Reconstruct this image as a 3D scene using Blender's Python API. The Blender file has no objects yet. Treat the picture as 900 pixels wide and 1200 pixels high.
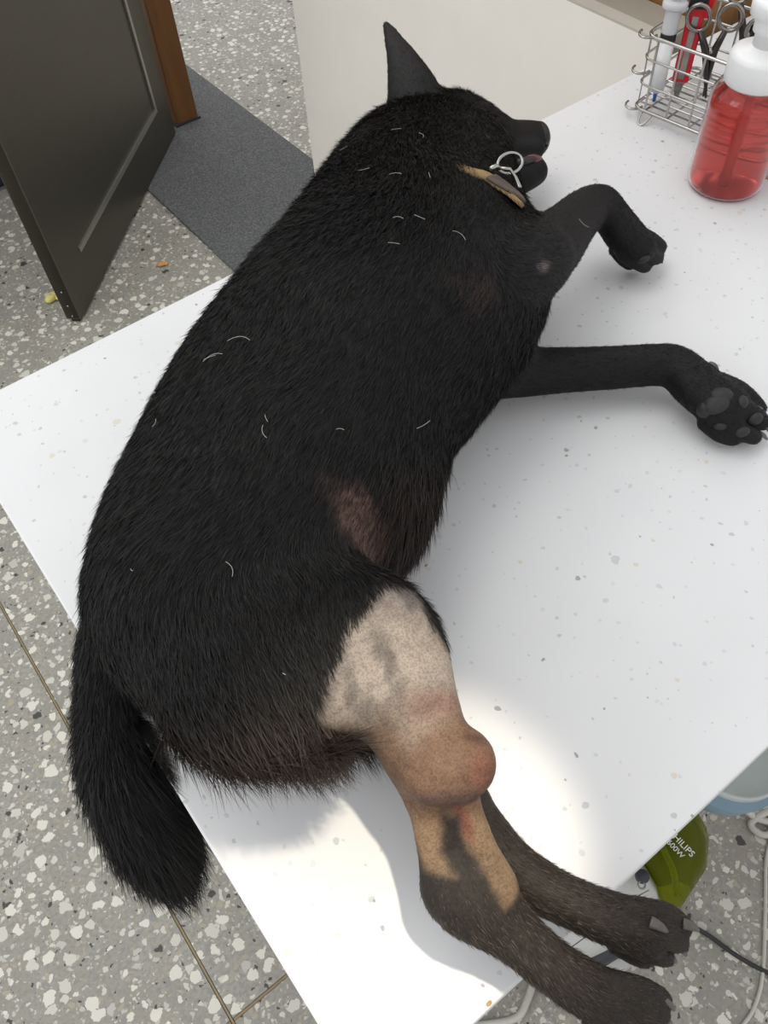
import bpy, math, random
import numpy as np
from mathutils import Vector, Matrix

random.seed(7); rng = np.random.default_rng(7)
scene = bpy.context.scene
COL = scene.collection

# ------------------------------------------------------------------ camera
ZT = 0.80                 # height of the table top
DC = 0.50                 # camera above the table top
FPX = 970.0
def _rz(t): c, s = math.cos(t), math.sin(t); return np.array([[c, -s, 0], [s, c, 0], [0, 0, 1]])
def _rx(t): c, s = math.cos(t), math.sin(t); return np.array([[1, 0, 0], [0, c, -s], [0, s, c]])
RC = _rz(math.radians(146.59303851)) @ _rx(math.radians(-35.5993358)) @ _rz(math.radians(175.13835274))
cam_data = bpy.data.cameras.new('camera')
cam_data.sensor_fit = 'VERTICAL'; cam_data.sensor_height = 36.0; cam_data.sensor_width = 27.0
cam_data.lens = FPX / 1200.0 * 36.0
cam_data.clip_start = 0.02
cam = bpy.data.objects.new('camera', cam_data); COL.objects.link(cam)
M4 = Matrix([list(RC[0]) + [0], list(RC[1]) + [0], list(RC[2]) + [ZT + DC], [0, 0, 0, 1]])
cam.matrix_world = M4
scene.camera = cam

# ------------------------------------------------------------------ world, lights, exposure
world = bpy.data.worlds.new('world'); scene.world = world; world.use_nodes = True
bg = world.node_tree.nodes['Background']
bg.inputs[0].default_value = (0.98, 0.985, 1.0, 1); bg.inputs[1].default_value = 0.86
scene.view_settings.view_transform = 'Standard'; scene.view_settings.look = 'None'
scene.view_settings.gamma = 1.0; scene.view_settings.use_curve_mapping = False
scene.view_settings.exposure = 0.0

def area(name, loc, target, sx, sy, power, color):
    l = bpy.data.lights.new(name, 'AREA'); l.shape = 'RECTANGLE'; l.size = sx; l.size_y = sy
    l.energy = power; l.color = color
    o = bpy.data.objects.new(name, l); COL.objects.link(o); o.location = loc
    o.rotation_euler = (Vector(target) - Vector(loc)).to_track_quat('-Z', 'Y').to_euler()
    return o
area('ceiling_lamp', (0.1, 1.1, 2.75), (0.1, 1.1, 0), 1.5, 0.9, 11, (1.0, 0.985, 0.95))
area('ceiling_lamp_far', (1.2, 2.6, 2.75), (1.2, 2.6, 0), 1.5, 0.9, 14, (1.0, 0.98, 0.95))
area('window_light', (-1.9, 0.9, 2.0), (0.2, 0.3, 0.8), 1.2, 1.2, 14, (0.97, 0.985, 1.0))
# the examination lamp on its arm above the table: a warm disc over the hind leg
sp = bpy.data.lights.new('examination_lamp', 'SPOT'); sp.energy = 30; sp.color = (1.0, 0.90, 0.72)
sp.spot_size = math.radians(15.0); sp.spot_blend = 0.55; sp.shadow_soft_size = 0.012
spo = bpy.data.objects.new('examination_lamp', sp); COL.objects.link(spo)
SPOT_AT = Vector((0.054, 0.100, ZT)); spo.location = (0.20, 0.0, ZT + 0.95)
spo.rotation_euler = (SPOT_AT - spo.location).to_track_quat('-Z', 'Y').to_euler()

# ------------------------------------------------------------------ measuring: a photo point at a given height above the table
def P(x, y, z=0.0):
    d = RC @ np.array([x - 450.0, -(y - 600.0), -FPX]); t = (z - DC) / d[2]
    return np.array([0, 0, DC]) + t * d            # table frame: z = 0 is the table top
def depth(p): return float((np.asarray(p) - np.array([0, 0, DC])) @ (-RC[:, 2]))
def PX(v):
    q = (np.asarray(v) - np.array([0, 0, DC])) @ RC
    return np.stack([450 + FPX * q[:, 0] / -q[:, 2], 600 - FPX * q[:, 1] / -q[:, 2]], 1)

# ------------------------------------------------------------------ materials
class NT:
    def __init__(s, name):
        s.m = bpy.data.materials.new(name); s.m.use_nodes = True; s.t = s.m.node_tree
        s.b = s.t.nodes['Principled BSDF']
    def n(s, typ, **kw):
        o = s.t.nodes.new(typ)
        for k, v in kw.items():
            if k.startswith('in_'): o.inputs[k[3:].replace('_', ' ')].default_value = v
            else: setattr(o, k, v)
        return o
    def l(s, a, b): s.t.links.new(a, b)
    def coord(s, scale=1.0, kind='Object'):
        return s.n('ShaderNodeTexCoord').outputs[kind]
    def noise(s, vec, scale, detail=4, rough=.55):
        o = s.n('ShaderNodeTexNoise'); o.inputs['Scale'].default_value = scale; o.inputs['Detail'].default_value = detail
        o.inputs['Roughness'].default_value = rough; s.l(vec, o.inputs['Vector']); return o
    def ramp(s, fac, stops, interp='LINEAR'):
        r = s.n('ShaderNodeValToRGB'); r.color_ramp.interpolation = interp; e = r.color_ramp.elements
        while len(e) < len(stops): e.new(.5)
        for el, (p, c) in zip(e, stops): el.position = p; el.color = tuple(c) + (1,) if len(c) == 3 else c
        s.l(fac, r.inputs[0]); return r.outputs[0]
    def mix(s, fac, a, b, mode='MIX'):
        m = s.n('ShaderNodeMix', data_type='RGBA', blend_type=mode)
        for idx, v in ((0, fac), (6, a), (7, b)):
            if hasattr(v, 'is_output'): s.l(v, m.inputs[idx])
            elif idx == 0: m.inputs[0].default_value = v
            else: m.inputs[idx].default_value = tuple(v) + (1,) if len(v) == 3 else v
        return m.outputs[2]
    def math(s, op, a, b=0.0, clamp=False):
        m = s.n('ShaderNodeMath', operation=op); m.use_clamp = clamp
        for i, v in ((0, a), (1, b)):
            if hasattr(v, 'is_output'): s.l(v, m.inputs[i])
            else: m.inputs[i].default_value = v
        return m.outputs[0]
    def bump(s, h, strength=.3, dist=.002):
        b = s.n('ShaderNodeBump'); b.inputs['Strength'].default_value = strength; b.inputs['Distance'].default_value = dist
        s.l(h, b.inputs['Height']); s.l(b.outputs[0], s.b.inputs['Normal'])
    def set(s, **kw):
        for k, v in kw.items(): s.b.inputs[k.replace('_', ' ')].default_value = v
        return s

def srgb(r, g, b):
    f = lambda c: (c / 255 / 12.92) if c / 255 <= .04045 else ((c / 255 + .055) / 1.055) ** 2.4
    return (f(r), f(g), f(b))
def plain(name, col, rough=.5, metal=0.0, var=.08, scale=40, spec=.5, bump=0.0):
    n = NT(name); v = n.coord()
    t = n.noise(v, scale)
    lo = tuple(c * (1 - var) for c in col); hi = tuple(min(1, c * (1 + var)) for c in col)
    n.l(n.ramp(t.outputs['Fac'], [(.3, lo), (.7, hi)]), n.b.inputs['Base Color'])
    n.set(Roughness=rough, Metallic=metal); n.b.inputs['Specular IOR Level'].default_value = spec
    if bump: n.bump(t.outputs['Fac'], bump, .001)
    return n.m

def mat_terrazzo():
    n = NT('terrazzo'); v = n.coord('Object')
    v = n.n('ShaderNodeNewGeometry').outputs['Position']
    wob = n.noise(v, 70, 4)
    vv = n.n('ShaderNodeVectorMath', operation='SCALE'); vv.inputs['Scale'].default_value = .02
    n.l(wob.outputs['Color'], vv.inputs[0])
    va = n.n('ShaderNodeVectorMath', operation='ADD'); n.l(v, va.inputs[0]); n.l(vv.outputs[0], va.inputs[1])
    base = n.ramp(n.noise(v, 9, 5).outputs['Fac'], [(.3, srgb(146, 143, 133)), (.7, srgb(164, 161, 152))])
    fine = n.noise(v, 160, 3)
    col = n.mix(n.ramp(fine.outputs['Fac'], [(.45, (0, 0, 0)), (.65, (1, 1, 1))]), base, srgb(142, 139, 130))
    def layer(col, scale, rmin, rmax, dens, stops):
        f = n.n('ShaderNodeTexVoronoi', feature='F1', voronoi_dimensions='2D'); f.inputs['Scale'].default_value = scale; f.inputs['Randomness'].default_value = .85
        n.l(va.outputs[0], f.inputs['Vector'])
        sep = n.n('ShaderNodeSeparateColor'); n.l(f.outputs['Color'], sep.inputs[0])
        thr = n.math('ADD', n.math('MULTIPLY', n.math('POWER', sep.outputs[0], 1.6), rmax - rmin), rmin)
        inside = n.math('LESS_THAN', f.outputs['Distance'], thr)
        gate = n.math('LESS_THAN', sep.outputs[1], dens)
        return n.mix(n.math('MULTIPLY', inside, gate), col, n.ramp(sep.outputs[2], stops, 'CONSTANT'))
    w1, w2, w3 = srgb(218, 215, 203), srgb(204, 201, 190), srgb(188, 186, 177)
    d1 = srgb(74, 72, 68); g1 = srgb(142, 142, 142); g2 = srgb(168, 160, 142)
    col = layer(col, 180, .12, .45, .5, [(0, w3), (.35, g1), (.65, g2), (.9, d1)])
    col = layer(col, 92, .12, .44, .55, [(0, w2), (.35, w3), (.6, g2), (.78, g1), (.95, d1)])
    col = layer(col, 45, .12, .44, .6, [(0, w1), (.55, w2), (.86, w3), (.955, d1)])
    n.l(col, n.b.inputs['Base Color']); n.set(Roughness=.38)
    n.b.inputs['Specular IOR Level'].default_value = .35
    return n.m

def mat_tabletop():
    n = NT('laminate_white_flecked'); v = n.coord('Object')
    wob = n.noise(v, 180, 2); vv = n.n('ShaderNodeVectorMath', operation='SCALE'); vv.inputs['Scale'].default_value = .004
    n.l(wob.outputs['Color'], vv.inputs[0])
    va = n.n('ShaderNodeVectorMath', operation='ADD'); n.l(v, va.inputs[0]); n.l(vv.outputs[0], va.inputs[1])
    col = n.ramp(n.noise(v, 6, 3).outputs['Fac'], [(.3, (.735, .738, .742)), (.7, (.785, .788, .792))])
    for scale, dens, r0, r1, stops in (
        (55, .36, .04, .11, [(0, srgb(200, 204, 206)), (.35, srgb(186, 190, 192)), (.6, srgb(216, 204, 184)), (.75, srgb(208, 212, 216)), (.92, srgb(150, 152, 150))]),
        (105, .22, .05, .14, [(0, srgb(206, 208, 210)), (.5, srgb(190, 192, 192)), (.8, srgb(214, 206, 190)), (.93, srgb(140, 140, 138))]),
        (20, .10, .03, .07, [(0, srgb(196, 198, 200)), (.5, srgb(216, 208, 190))])):
        f = n.n('ShaderNodeTexVoronoi', feature='F1', voronoi_dimensions='2D'); f.inputs['Scale'].default_value = scale
        n.l(va.outputs[0], f.inputs['Vector'])
        sep = n.n('ShaderNodeSeparateColor'); n.l(f.outputs['Color'], sep.inputs[0])
        thr = n.math('ADD', n.math('MULTIPLY', sep.outputs[0], r1 - r0), r0)
        m = n.math('MULTIPLY', n.math('LESS_THAN', f.outputs['Distance'], thr), n.math('LESS_THAN', sep.outputs[1], dens))
        col = n.mix(n.math('MULTIPLY', m, .78), col, n.ramp(sep.outputs[2], stops, 'CONSTANT'))
    n.l(col, n.b.inputs['Base Color']); n.set(Roughness=.42); n.b.inputs['Specular IOR Level'].default_value = .3
    return n.m

def mat_mat():
    n = NT('grey_mat'); v = n.n('ShaderNodeNewGeometry').outputs['Position']
    a = n.noise(v, 210, 4, .7); b = n.noise(v, 9, 3)
    c = n.ramp(a.outputs['Fac'], [(.3, srgb(66, 67, 68)), (.5, srgb(94, 95, 96)), (.72, srgb(140, 141, 140))])
    c = n.mix(n.math('MULTIPLY', b.outputs['Fac'], .35), c, srgb(78, 80, 84))
    n.l(c, n.b.inputs['Base Color']); n.set(Roughness=.85); n.bump(a.outputs['Fac'], .4, .002); return n.m

def mat_steel(name, col, rough, streak=(2, 2, 160)):
    n = NT(name); v = n.coord('Object'); mp = n.n('ShaderNodeMapping'); mp.inputs['Scale'].default_value = streak
    n.l(v, mp.inputs['Vector']); t = n.noise(mp.outputs[0], 6, 3); u = n.noise(v, 5, 4)
    c = n.ramp(t.outputs['Fac'], [(.3, tuple(k * .88 for k in col)), (.7, tuple(k * 1.1 for k in col))])
    c = n.mix(n.math('MULTIPLY', u.outputs['Fac'], .35), c, tuple(k * .7 for k in col))
    n.l(c, n.b.inputs['Base Color']); n.set(Roughness=rough, Metallic=.85); return n.m

def mat_wood(name, c0, c1):
    n = NT(name); v = n.coord('Object'); mp = n.n('ShaderNodeMapping'); mp.inputs['Scale'].default_value = (14, 14, 1.2)
    n.l(v, mp.inputs['Vector']); t = n.noise(mp.outputs[0], 5, 6)
    n.l(n.ramp(t.outputs['Fac'], [(.3, c0), (.7, c1)]), n.b.inputs['Base Color']); n.set(Roughness=.5); return n.m

MAT = dict(
    terrazzo=mat_terrazzo(), top=mat_tabletop(), mat=mat_mat(),
    brass=plain('brass_strip', srgb(142, 126, 96), .55, .35),
    grout=plain('grout', srgb(120, 116, 106), .9),
    door=mat_steel('stainless_door', srgb(98, 94, 84), .42), bead=mat_steel('stainless_bead', srgb(170, 168, 158), .35),
    jamb=mat_wood('brown_wood', srgb(100, 66, 30), srgb(120, 80, 40)),
    walnut=mat_wood('brown_cabinet_wood', srgb(120, 84, 40), srgb(146, 104, 54)),
    cream=plain('cream_paint', srgb(242, 237, 228), .5, 0, .03, 6),
    band=plain('beige_edge_shade', srgb(188, 184, 172), .6, 0, .04, 20), cap=plain('grey_beige_shade', srgb(156, 151, 138), .6, 0, .04, 20),  # panel top tones: the cabinet's shade on the cream is put into these colours
    black=plain('black_plastic', (.012, .012, .013), .5), chrome=plain('chrome_wire', (.42, .41, .39), .25, 1.0, .1, 60),
    steel=plain('steel_tool', (.30, .29, .27), .25, 1.0, .15, 60), alu=plain('aluminium', (.6, .6, .58), .4, .8),
    whiteplastic=plain('white_plastic', (.82, .82, .82), .35, 0, .02), greyplastic=plain('light_grey_plastic', (.55, .55, .53), .4, 0, .04),
    red=plain('red_plastic', srgb(205, 24, 40), .35), darkgrey=plain('dark_grey_plastic', srgb(52, 54, 60), .45),
    blue=plain('pale_blue_plastic', srgb(122, 150, 164), .4, 0, .05), lid=plain('milky_lid_plastic', srgb(186, 194, 190), .35, 0, .04),
    cord=plain('black_cord', (.02, .02, .02), .5), whitecord=plain('white_cord', srgb(196, 194, 184), .5),
    frame=plain('grey_frame_metal', (.42, .42, .42), .4, .6), apron=plain('table_edge_grey', srgb(150, 150, 150), .5),
    yellow=plain('yellow_crumb', srgb(226, 216, 130), .6), orange=plain('orange_crumb', srgb(196, 150, 90), .7),
    claw=plain('claw_horn', srgb(84, 78, 74), .35, 0, .2, 200), pad=plain('paw_pad_skin', srgb(34, 33, 33), .6, 0, .25, 300, bump=.6),
    nose=plain('nose_skin', srgb(30, 28, 28), .35, 0, .2, 500, bump=.5), tongue=plain('tongue_skin', srgb(112, 66, 68), .4, 0, .15, 200),
    lip=plain('lip_skin', srgb(50, 41, 41), .4, 0, .2, 300), eye=plain('eye_dark', (.01, .008, .006), .1),
    fabric=None, needleblue=plain('blue_hub', srgb(30, 90, 170), .4), paper=plain('paper_label', (.75, .75, .72), .6),
    hairwhite=plain('white_hair', (.36, .35, .33), .5), darksteel=plain('dark_steel_arm', (.07, .068, .064), .35, .9),
)
def mat_collar():
    n = NT('tan_collar_webbing'); v = n.coord('Object'); w = n.n('ShaderNodeTexWave'); w.inputs['Scale'].default_value = 260; n.l(v, w.inputs['Vector'])
    t = n.noise(v, 60, 4)
    c = n.ramp(t.outputs['Fac'], [(.35, srgb(132, 106, 70)), (.65, srgb(176, 148, 104))])
    n.l(c, n.b.inputs['Base Color']); n.set(Roughness=.9); n.bump(w.outputs['Fac'], .5, .001); return n.m
MAT['fabric'] = mat_collar()
MAT['collardark'] = plain('brown_leather_patch', srgb(88, 76, 66), .75, 0, .15, 120)
def mat_clear(name, col, rough=.08, trans=.9, ior=1.45, alpha=1.0):
    n = NT(name); v = n.coord('Object'); t = n.noise(v, 30, 2)
    n.l(n.ramp(t.outputs['Fac'], [(.3, tuple(k * .95 for k in col)), (.7, col)]), n.b.inputs['Base Color'])
    n.set(Roughness=rough, IOR=ior); n.b.inputs['Transmission Weight'].default_value = trans; return n.m
MAT['bottle'] = mat_clear('clear_pet_plastic', (.98, .9, .9), .06, 1.0, 1.3)
MAT['soap'] = mat_clear('red_liquid', (.97, .17, .145), .12, .86, 1.2)
MAT['tube'] = mat_clear('red_dip_tube', (1.0, .62, .56), .4, .0, 1.3)
MAT['syringe'] = mat_clear('frosted_syringe_plastic', (.86, .87, .89), .35, .45, 1.3)
MAT['green'] = mat_clear('green_bin_plastic', srgb(178, 188, 40), .1, .85, 1.15)

# ------------------------------------------------------------------ mesh helpers
class MB:
    def __init__(s): s.v = []; s.f = []
    def add(s, v, f):
        k = len(s.v); s.v += [tuple(map(float, q)) for q in v]; s.f += [tuple(i + k for i in q) for q in f]; return s
    def box(s, lo, hi, bev=0.0):
        x0, y0, z0 = lo; x1, y1, z1 = hi
        if bev <= 0:
            return s.add([(x0, y0, z0), (x1, y0, z0), (x1, y1, z0), (x0, y1, z0), (x0, y0, z1), (x1, y0, z1), (x1, y1, z1), (x0, y1, z1)],
                [(0, 3, 2, 1), (4, 5, 6, 7), (0, 1, 5, 4), (1, 2, 6, 5), (2, 3, 7, 6), (3, 0, 4, 7)])
        b = bev; rings = []
        for ins, z in ((b, z0), (0, z0 + b), (0, z1 - b), (b * .3, z1 - b * .3), (b, z1)):
            r = []
            for cx_, cy_, a0 in ((x1 - b, y1 - b, 0), (x0 + b, y1 - b, 90), (x0 + b, y0 + b, 180), (x1 - b, y0 + b, 270)):
                rr = max(b - ins, 0.0) if ins < b else 0.0
                for k in range(4):
                    t = math.radians(a0 + k * 30); r.append((cx_ + (b - ins) * math.cos(t), cy_ + (b - ins) * math.sin(t), z))
            rings.append(r)
        return s.loft(rings)
    def loft(s, rings, cap=True, closed=True):
        n = len(rings[0]); v = [p for r in rings for p in r]; f = []
        for i in range(len(rings) - 1):
            for j in range(n if closed else n - 1):
                a = i * n + j; b = i * n + (j + 1) % n; f.append((a, b, b + n, a + n))
        if cap: f.append(tuple(range(n))[::-1]); f.append(tuple(range((len(rings) - 1) * n, len(rings) * n)))
        return s.add(v, f)
    def lathe(s, prof, c=(0, 0, 0), n=32, cap=True, sx=1.0, sy=1.0):
        return s.loft([[(c[0] + r * sx * math.cos(2 * math.pi * k / n), c[1] + r * sy * math.sin(2 * math.pi * k / n), c[2] + z) for k in range(n)] for r, z in prof], cap)
    def tube(s, pts, r, n=8, closed=False):
        pts = [Vector(p) for p in pts]; rings = []; m = len(pts); up = None
        rr = r if hasattr(r, '__len__') else [r] * m
        for i, p in enumerate(pts):
            if closed: t = (pts[(i + 1) % m] - pts[i - 1]).normalized()
            else: t = (pts[min(i + 1, m - 1)] - pts[max(i - 1, 0)]).normalized()
            if up is None: up = t.orthogonal().normalized()
            up = (up - t * up.dot(t)); up = up.normalized() if up.length > 1e-6 else t.orthogonal().normalized()
            sd = t.cross(up)
            rings.append([tuple(p + (up * math.cos(2 * math.pi * k / n) + sd * math.sin(2 * math.pi * k / n)) * rr[i]) for k in range(n)])
        if closed: rings.append(rings[0]); return s.loft(rings, False)
        return s.loft(rings, True)
    def ell(s, c, r, n=16, m=10, rot=None):
        rings = []
        for i in range(m + 1):
            th = math.pi * (i + .02 if i == 0 else (i - .02 if i == m else i)) / m
            ring = []
            for k in range(n):
                ph = 2 * math.pi * k / n
                q = Vector((r[0] * math.sin(th) * math.cos(ph), r[1] * math.sin(th) * math.sin(ph), -r[2] * math.cos(th)))
                if rot is not None: q = rot @ q
                ring.append((c[0] + q.x, c[1] + q.y, c[2] + q.z))
            rings.append(ring)
        return s.loft(rings)
    def build(s, name, mat, parent=None, smooth=False, loc=None, **props):
        me = bpy.data.meshes.new(name); off = Vector((0, 0, 0))
        base = Vector(loc) if loc is not None else (Vector(parent['_o']) if parent is not None and '_o' in parent else off)
        me.from_pydata([tuple(Vector(p) - base) for p in s.v], [], s.f); me.update()
        if smooth: me.polygons.foreach_set('use_smooth', [True] * len(me.polygons))
        me.materials.append(MAT[mat] if isinstance(mat, str) else mat)
        o = bpy.data.objects.new(name, me); COL.objects.link(o)
        if parent is not None: o.parent = parent
        elif loc is not None: o.location = base
        if parent is None: o['_o'] = tuple(base)
        else: o['_o'] = tuple(parent['_o'])
        for k, v in props.items(): o[k] = v
        return o
ALL_ROOTS = []
def thing(name, loc, label, category, group=None):
    o = bpy.data.objects.new(name, None); COL.objects.link(o); o.location = loc; o['_o'] = tuple(loc)
    o['label'] = label; o['category'] = category; o.empty_display_size = .05
    if group: o['group'] = group
    return o
def spline(pts, n=8):
    pts = [np.asarray(p, float) for p in pts]; out = []
    for i in range(len(pts) - 1):
        p0 = pts[max(i - 1, 0)]; p1 = pts[i]; p2 = pts[i + 1]; p3 = pts[min(i + 2, len(pts) - 1)]
        for k in range(n):
            t = k / n
            out.append(.5 * ((2 * p1) + (-p0 + p2) * t + (2 * p0 - 5 * p1 + 4 * p2 - p3) * t * t + (-p0 + 3 * p1 - 3 * p2 + p3) * t ** 3))
    out.append(pts[-1]); return out
def W(p): return (float(p[0]), float(p[1]), float(p[2]) + ZT)       # table frame -> world
def FL(x, y, z=0.0):                                                 # photo point on the floor
    p = P(x, y, -ZT + z); return (float(p[0]), float(p[1]), float(z))

# ------------------------------------------------------------------ the setting: floor, mat, door, jamb
fl = MB().box((-2.2, -1.6, -.06), (3.2, 4.6, -.004)).build('floor', 'grout', kind='structure')
xs = [-2.2, -1.36, -.16, 1.04, 2.24, 3.2]; ys = [-1.6, -.965, .235, 1.435, 4.6]
for i in range(len(xs) - 1):
    for j in range(len(ys) - 1):
        MB().box((xs[i] + .0025, ys[j] + .0025, -.03), (xs[i + 1] - .0025, ys[j + 1] - .0025, 0)).build('terrazzo_slab', 'terrazzo', fl)
for x in xs[1:-1]: MB().box((x - .0015, -1.6, -.03), (x + .0015, 4.6, -.0002)).build('brass_strip', 'brass', fl)
for y in ys[1:-1]:
    for i in range(len(xs) - 1): MB().box((xs[i] + .0026, y - .0018, -.03), (xs[i + 1] - .0026, y + .0018, -.0006)).build('brass_strip', 'brass', fl)

m = MB().box((.667, .55, 0.0), (1.09, 2.85, .006), .003).build('floor_mat', 'mat', loc=(.88, 1.7, 0))
m['label'] = 'dark grey speckled floor mat running past the brown post'; m['category'] = 'mat'

# stainless door leaf
A = np.array([.294, 1.669]); B = np.array([.862, 2.235]); dv = (B - A) / np.linalg.norm(B - A); nv = np.array([-dv[1], dv[0]]); Ld = np.linalg.norm(B - A)
def dpt(s, t, z): q = A + dv * s + nv * t; return (q[0], q[1], z)
def dbox(mb, s0, s1, t0, t1, z0, z1):
    return mb.add([dpt(s0, t0, z0), dpt(s1, t0, z0), dpt(s1, t1, z0), dpt(s0, t1, z0), dpt(s0, t0, z1), dpt(s1, t0, z1), dpt(s1, t1, z1), dpt(s0, t1, z1)],
        [(0, 3, 2, 1), (4, 5, 6, 7), (0, 1, 5, 4), (1, 2, 6, 5), (2, 3, 7, 6), (3, 0, 4, 7)])
dr = MB(); dbox(dr, 0, Ld, .003, .034, .012, 2.02)
door = dr.build('door_1', 'door', kind='structure')
mb = MB(); dbox(mb, 0, .012, 0, .036, .01, 2.022).build('edge_cap', 'door', door)
mb = MB(); dbox(mb, .012, .105, 0, .003, .01, 2.02).build('stile', 'door', door)
mb = MB(); dbox(mb, Ld - .085, Ld, 0, .003, .01, 2.02).build('stile', 'door', door)
mb = MB(); dbox(mb, .105, Ld - .085, 0, .003, .01, .12).build('rail', 'door', door)
for (s0, s1, z0, z1) in ((.105, Ld - .085, .12, .132), (Ld - .097, Ld - .085, .132, 1.9)):
    mb = MB(); dbox(mb, s0, s1, -.002, .003, z0, z1).build('bead', 'bead', door)
for z in (.05, .09, .02):
    q = dpt(-.001, .018, z); MB().ell(q, (.003, .003, .003), 8, 6).build('screw', 'steel', door, True)
mb = MB(); dbox(mb, .004, .03, .008, .028, 0.0, .012).build('door_guide', 'black', door)
# brown post
jb = MB().box((.885, 2.268, .006), (.957, 2.40, 2.3), .003).build('trim_1', 'jamb', kind='structure')
MB().box((.880, 2.262, .006), (.962, 2.405, .012)).build('base_plate', 'darkgrey', jb)
# black unit behind the door
bu = thing('low_cabinet', (-.1, 2.5, 0), 'black low cabinet on an aluminium plinth behind the steel door', 'cabinet')
MB().box((-.9, 2.30, .022), (.50, 2.75, .9), .006).build('carcass', 'black', bu)
MB().box((-.9, 2.285, .0), (.50, 2.75, .022)).build('plinth', 'alu', bu)
# crumbs on the floor
def crumb(px, py, r, mat, label, seed):
    c = FL(px, py); rr = random.Random(seed); mb = MB()
    mb.ell((c[0], c[1], r * .45), (r * 1.2, r * .75, r * .5), 12, 8, Matrix.Rotation(rr.random() * 3, 3, 'Z'))
    mb.ell((c[0] + r * .8, c[1] - r * .35, r * .33), (r * .6, r * .7, r * .36), 10, 7)
    v = mb.v; mb.v = [(x + rr.uniform(-.06, .06) * r, y + rr.uniform(-.06, .06) * r, max(0, z + rr.uniform(-.05, .05) * r)) for x, y, z in v]
    o = mb.build('food_crumb', mat, smooth=True, loc=(c[0], c[1], 0)); o['label'] = label; o['category'] = 'crumb'
crumb(62, 351, .017, 'yellow', 'pale yellow food crumb beside the foot of the steel door', 1)
crumb(190, 311, .011, 'orange', 'small orange-brown crumb on the terrazzo between door and table', 2)

# cream partition and the brown cabinet behind it
pc = thing('partition_panel', (.895, 1.06, 0), 'cream painted partition panel standing behind the table near the dog head', 'partition')
mb = MB(); prof = []
x0, x1, zt = .86, .928, ZT + .012
for k in range(9):
    t = math.pi * (1 - k / 8); prof.append(((x0 + .014) + .014 * math.cos(t) if k < 5 else None, None))
pr = [(x0, .006)] + [(x0, zt - .003), (x0 + .012, zt - .003), (x0 + .012, .006)]
mb.loft([[(a, yy, b) for a, b in pr] for yy in (1.468, .632)]).build('panel_board', 'cream', pc, True)
for pl in pc.children[0].data.polygons: pl.use_smooth = False
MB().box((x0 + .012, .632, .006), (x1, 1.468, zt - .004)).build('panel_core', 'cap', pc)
MB().box((x0, .632, zt - .003), (x0 + .02, 1.468, zt)).build('edge_shade_band', 'band', pc)  # first strip of the top, coloured darker to stand in for soft shade
MB().box((x0 + .02, .632, zt - .004), (x1, 1.468, zt - .0005)).build('panel_cap_shaded', 'cap', pc)  # rest of the top, its grey tone carries the shade beside the cabinet
bc = thing('wooden_cabinet', (1.15, 1.0, 0), 'brown wooden cabinet behind the cream panel at the top right', 'cabinet')
MB().box((.932, .632, .006), (1.45, 1.40, ZT + .34), .004).build('carcass', 'walnut', bc)
MB().box((.95, .628, ZT + .1), (1.43, .632, ZT + .3)).build('door', 'walnut', bc)

# ------------------------------------------------------------------ examination table
TX0, TX1, TY0, TY1 = -.0270, 1.22, .0132, .6115
tb = thing('examination_table', (.6, .31, 0), 'white flecked laminate examination table under the black dog', 'table')
MB().box((TX0, TY0, ZT - .026), (TX1, TY1, ZT), .0015).build('tabletop', 'top', tb)
MB().box((TX0 + .0015, TY0 + .0015, ZT - .030), (TX1 - .0015, TY1 - .0015, ZT - .026)).build('edge_trim', 'apron', tb)
for (lo, hi) in (((.05, .10, ZT - .075), (1.15, .13, ZT - .030)), ((.05, .50, ZT - .075), (1.15, .53, ZT - .030)), ((.05, .13, ZT - .075), (.08, .50, ZT - .030)), ((1.12, .13, ZT - .075), (1.15, .50, ZT - .030))):
    MB().box(lo, hi).build('rail', 'frame', tb)
for lx in (.05, 1.115):
    for ly in (.10, .495):
        lg = MB().box((lx, ly, .02), (lx + .035, ly + .035, ZT - .075)).build('leg', 'frame', tb)
        MB().lathe([(.02, 0), (.024, .006), (.018, .02)], (lx + .0175, ly + .0175, 0), 16).build('foot', 'black', lg, True)

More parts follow.
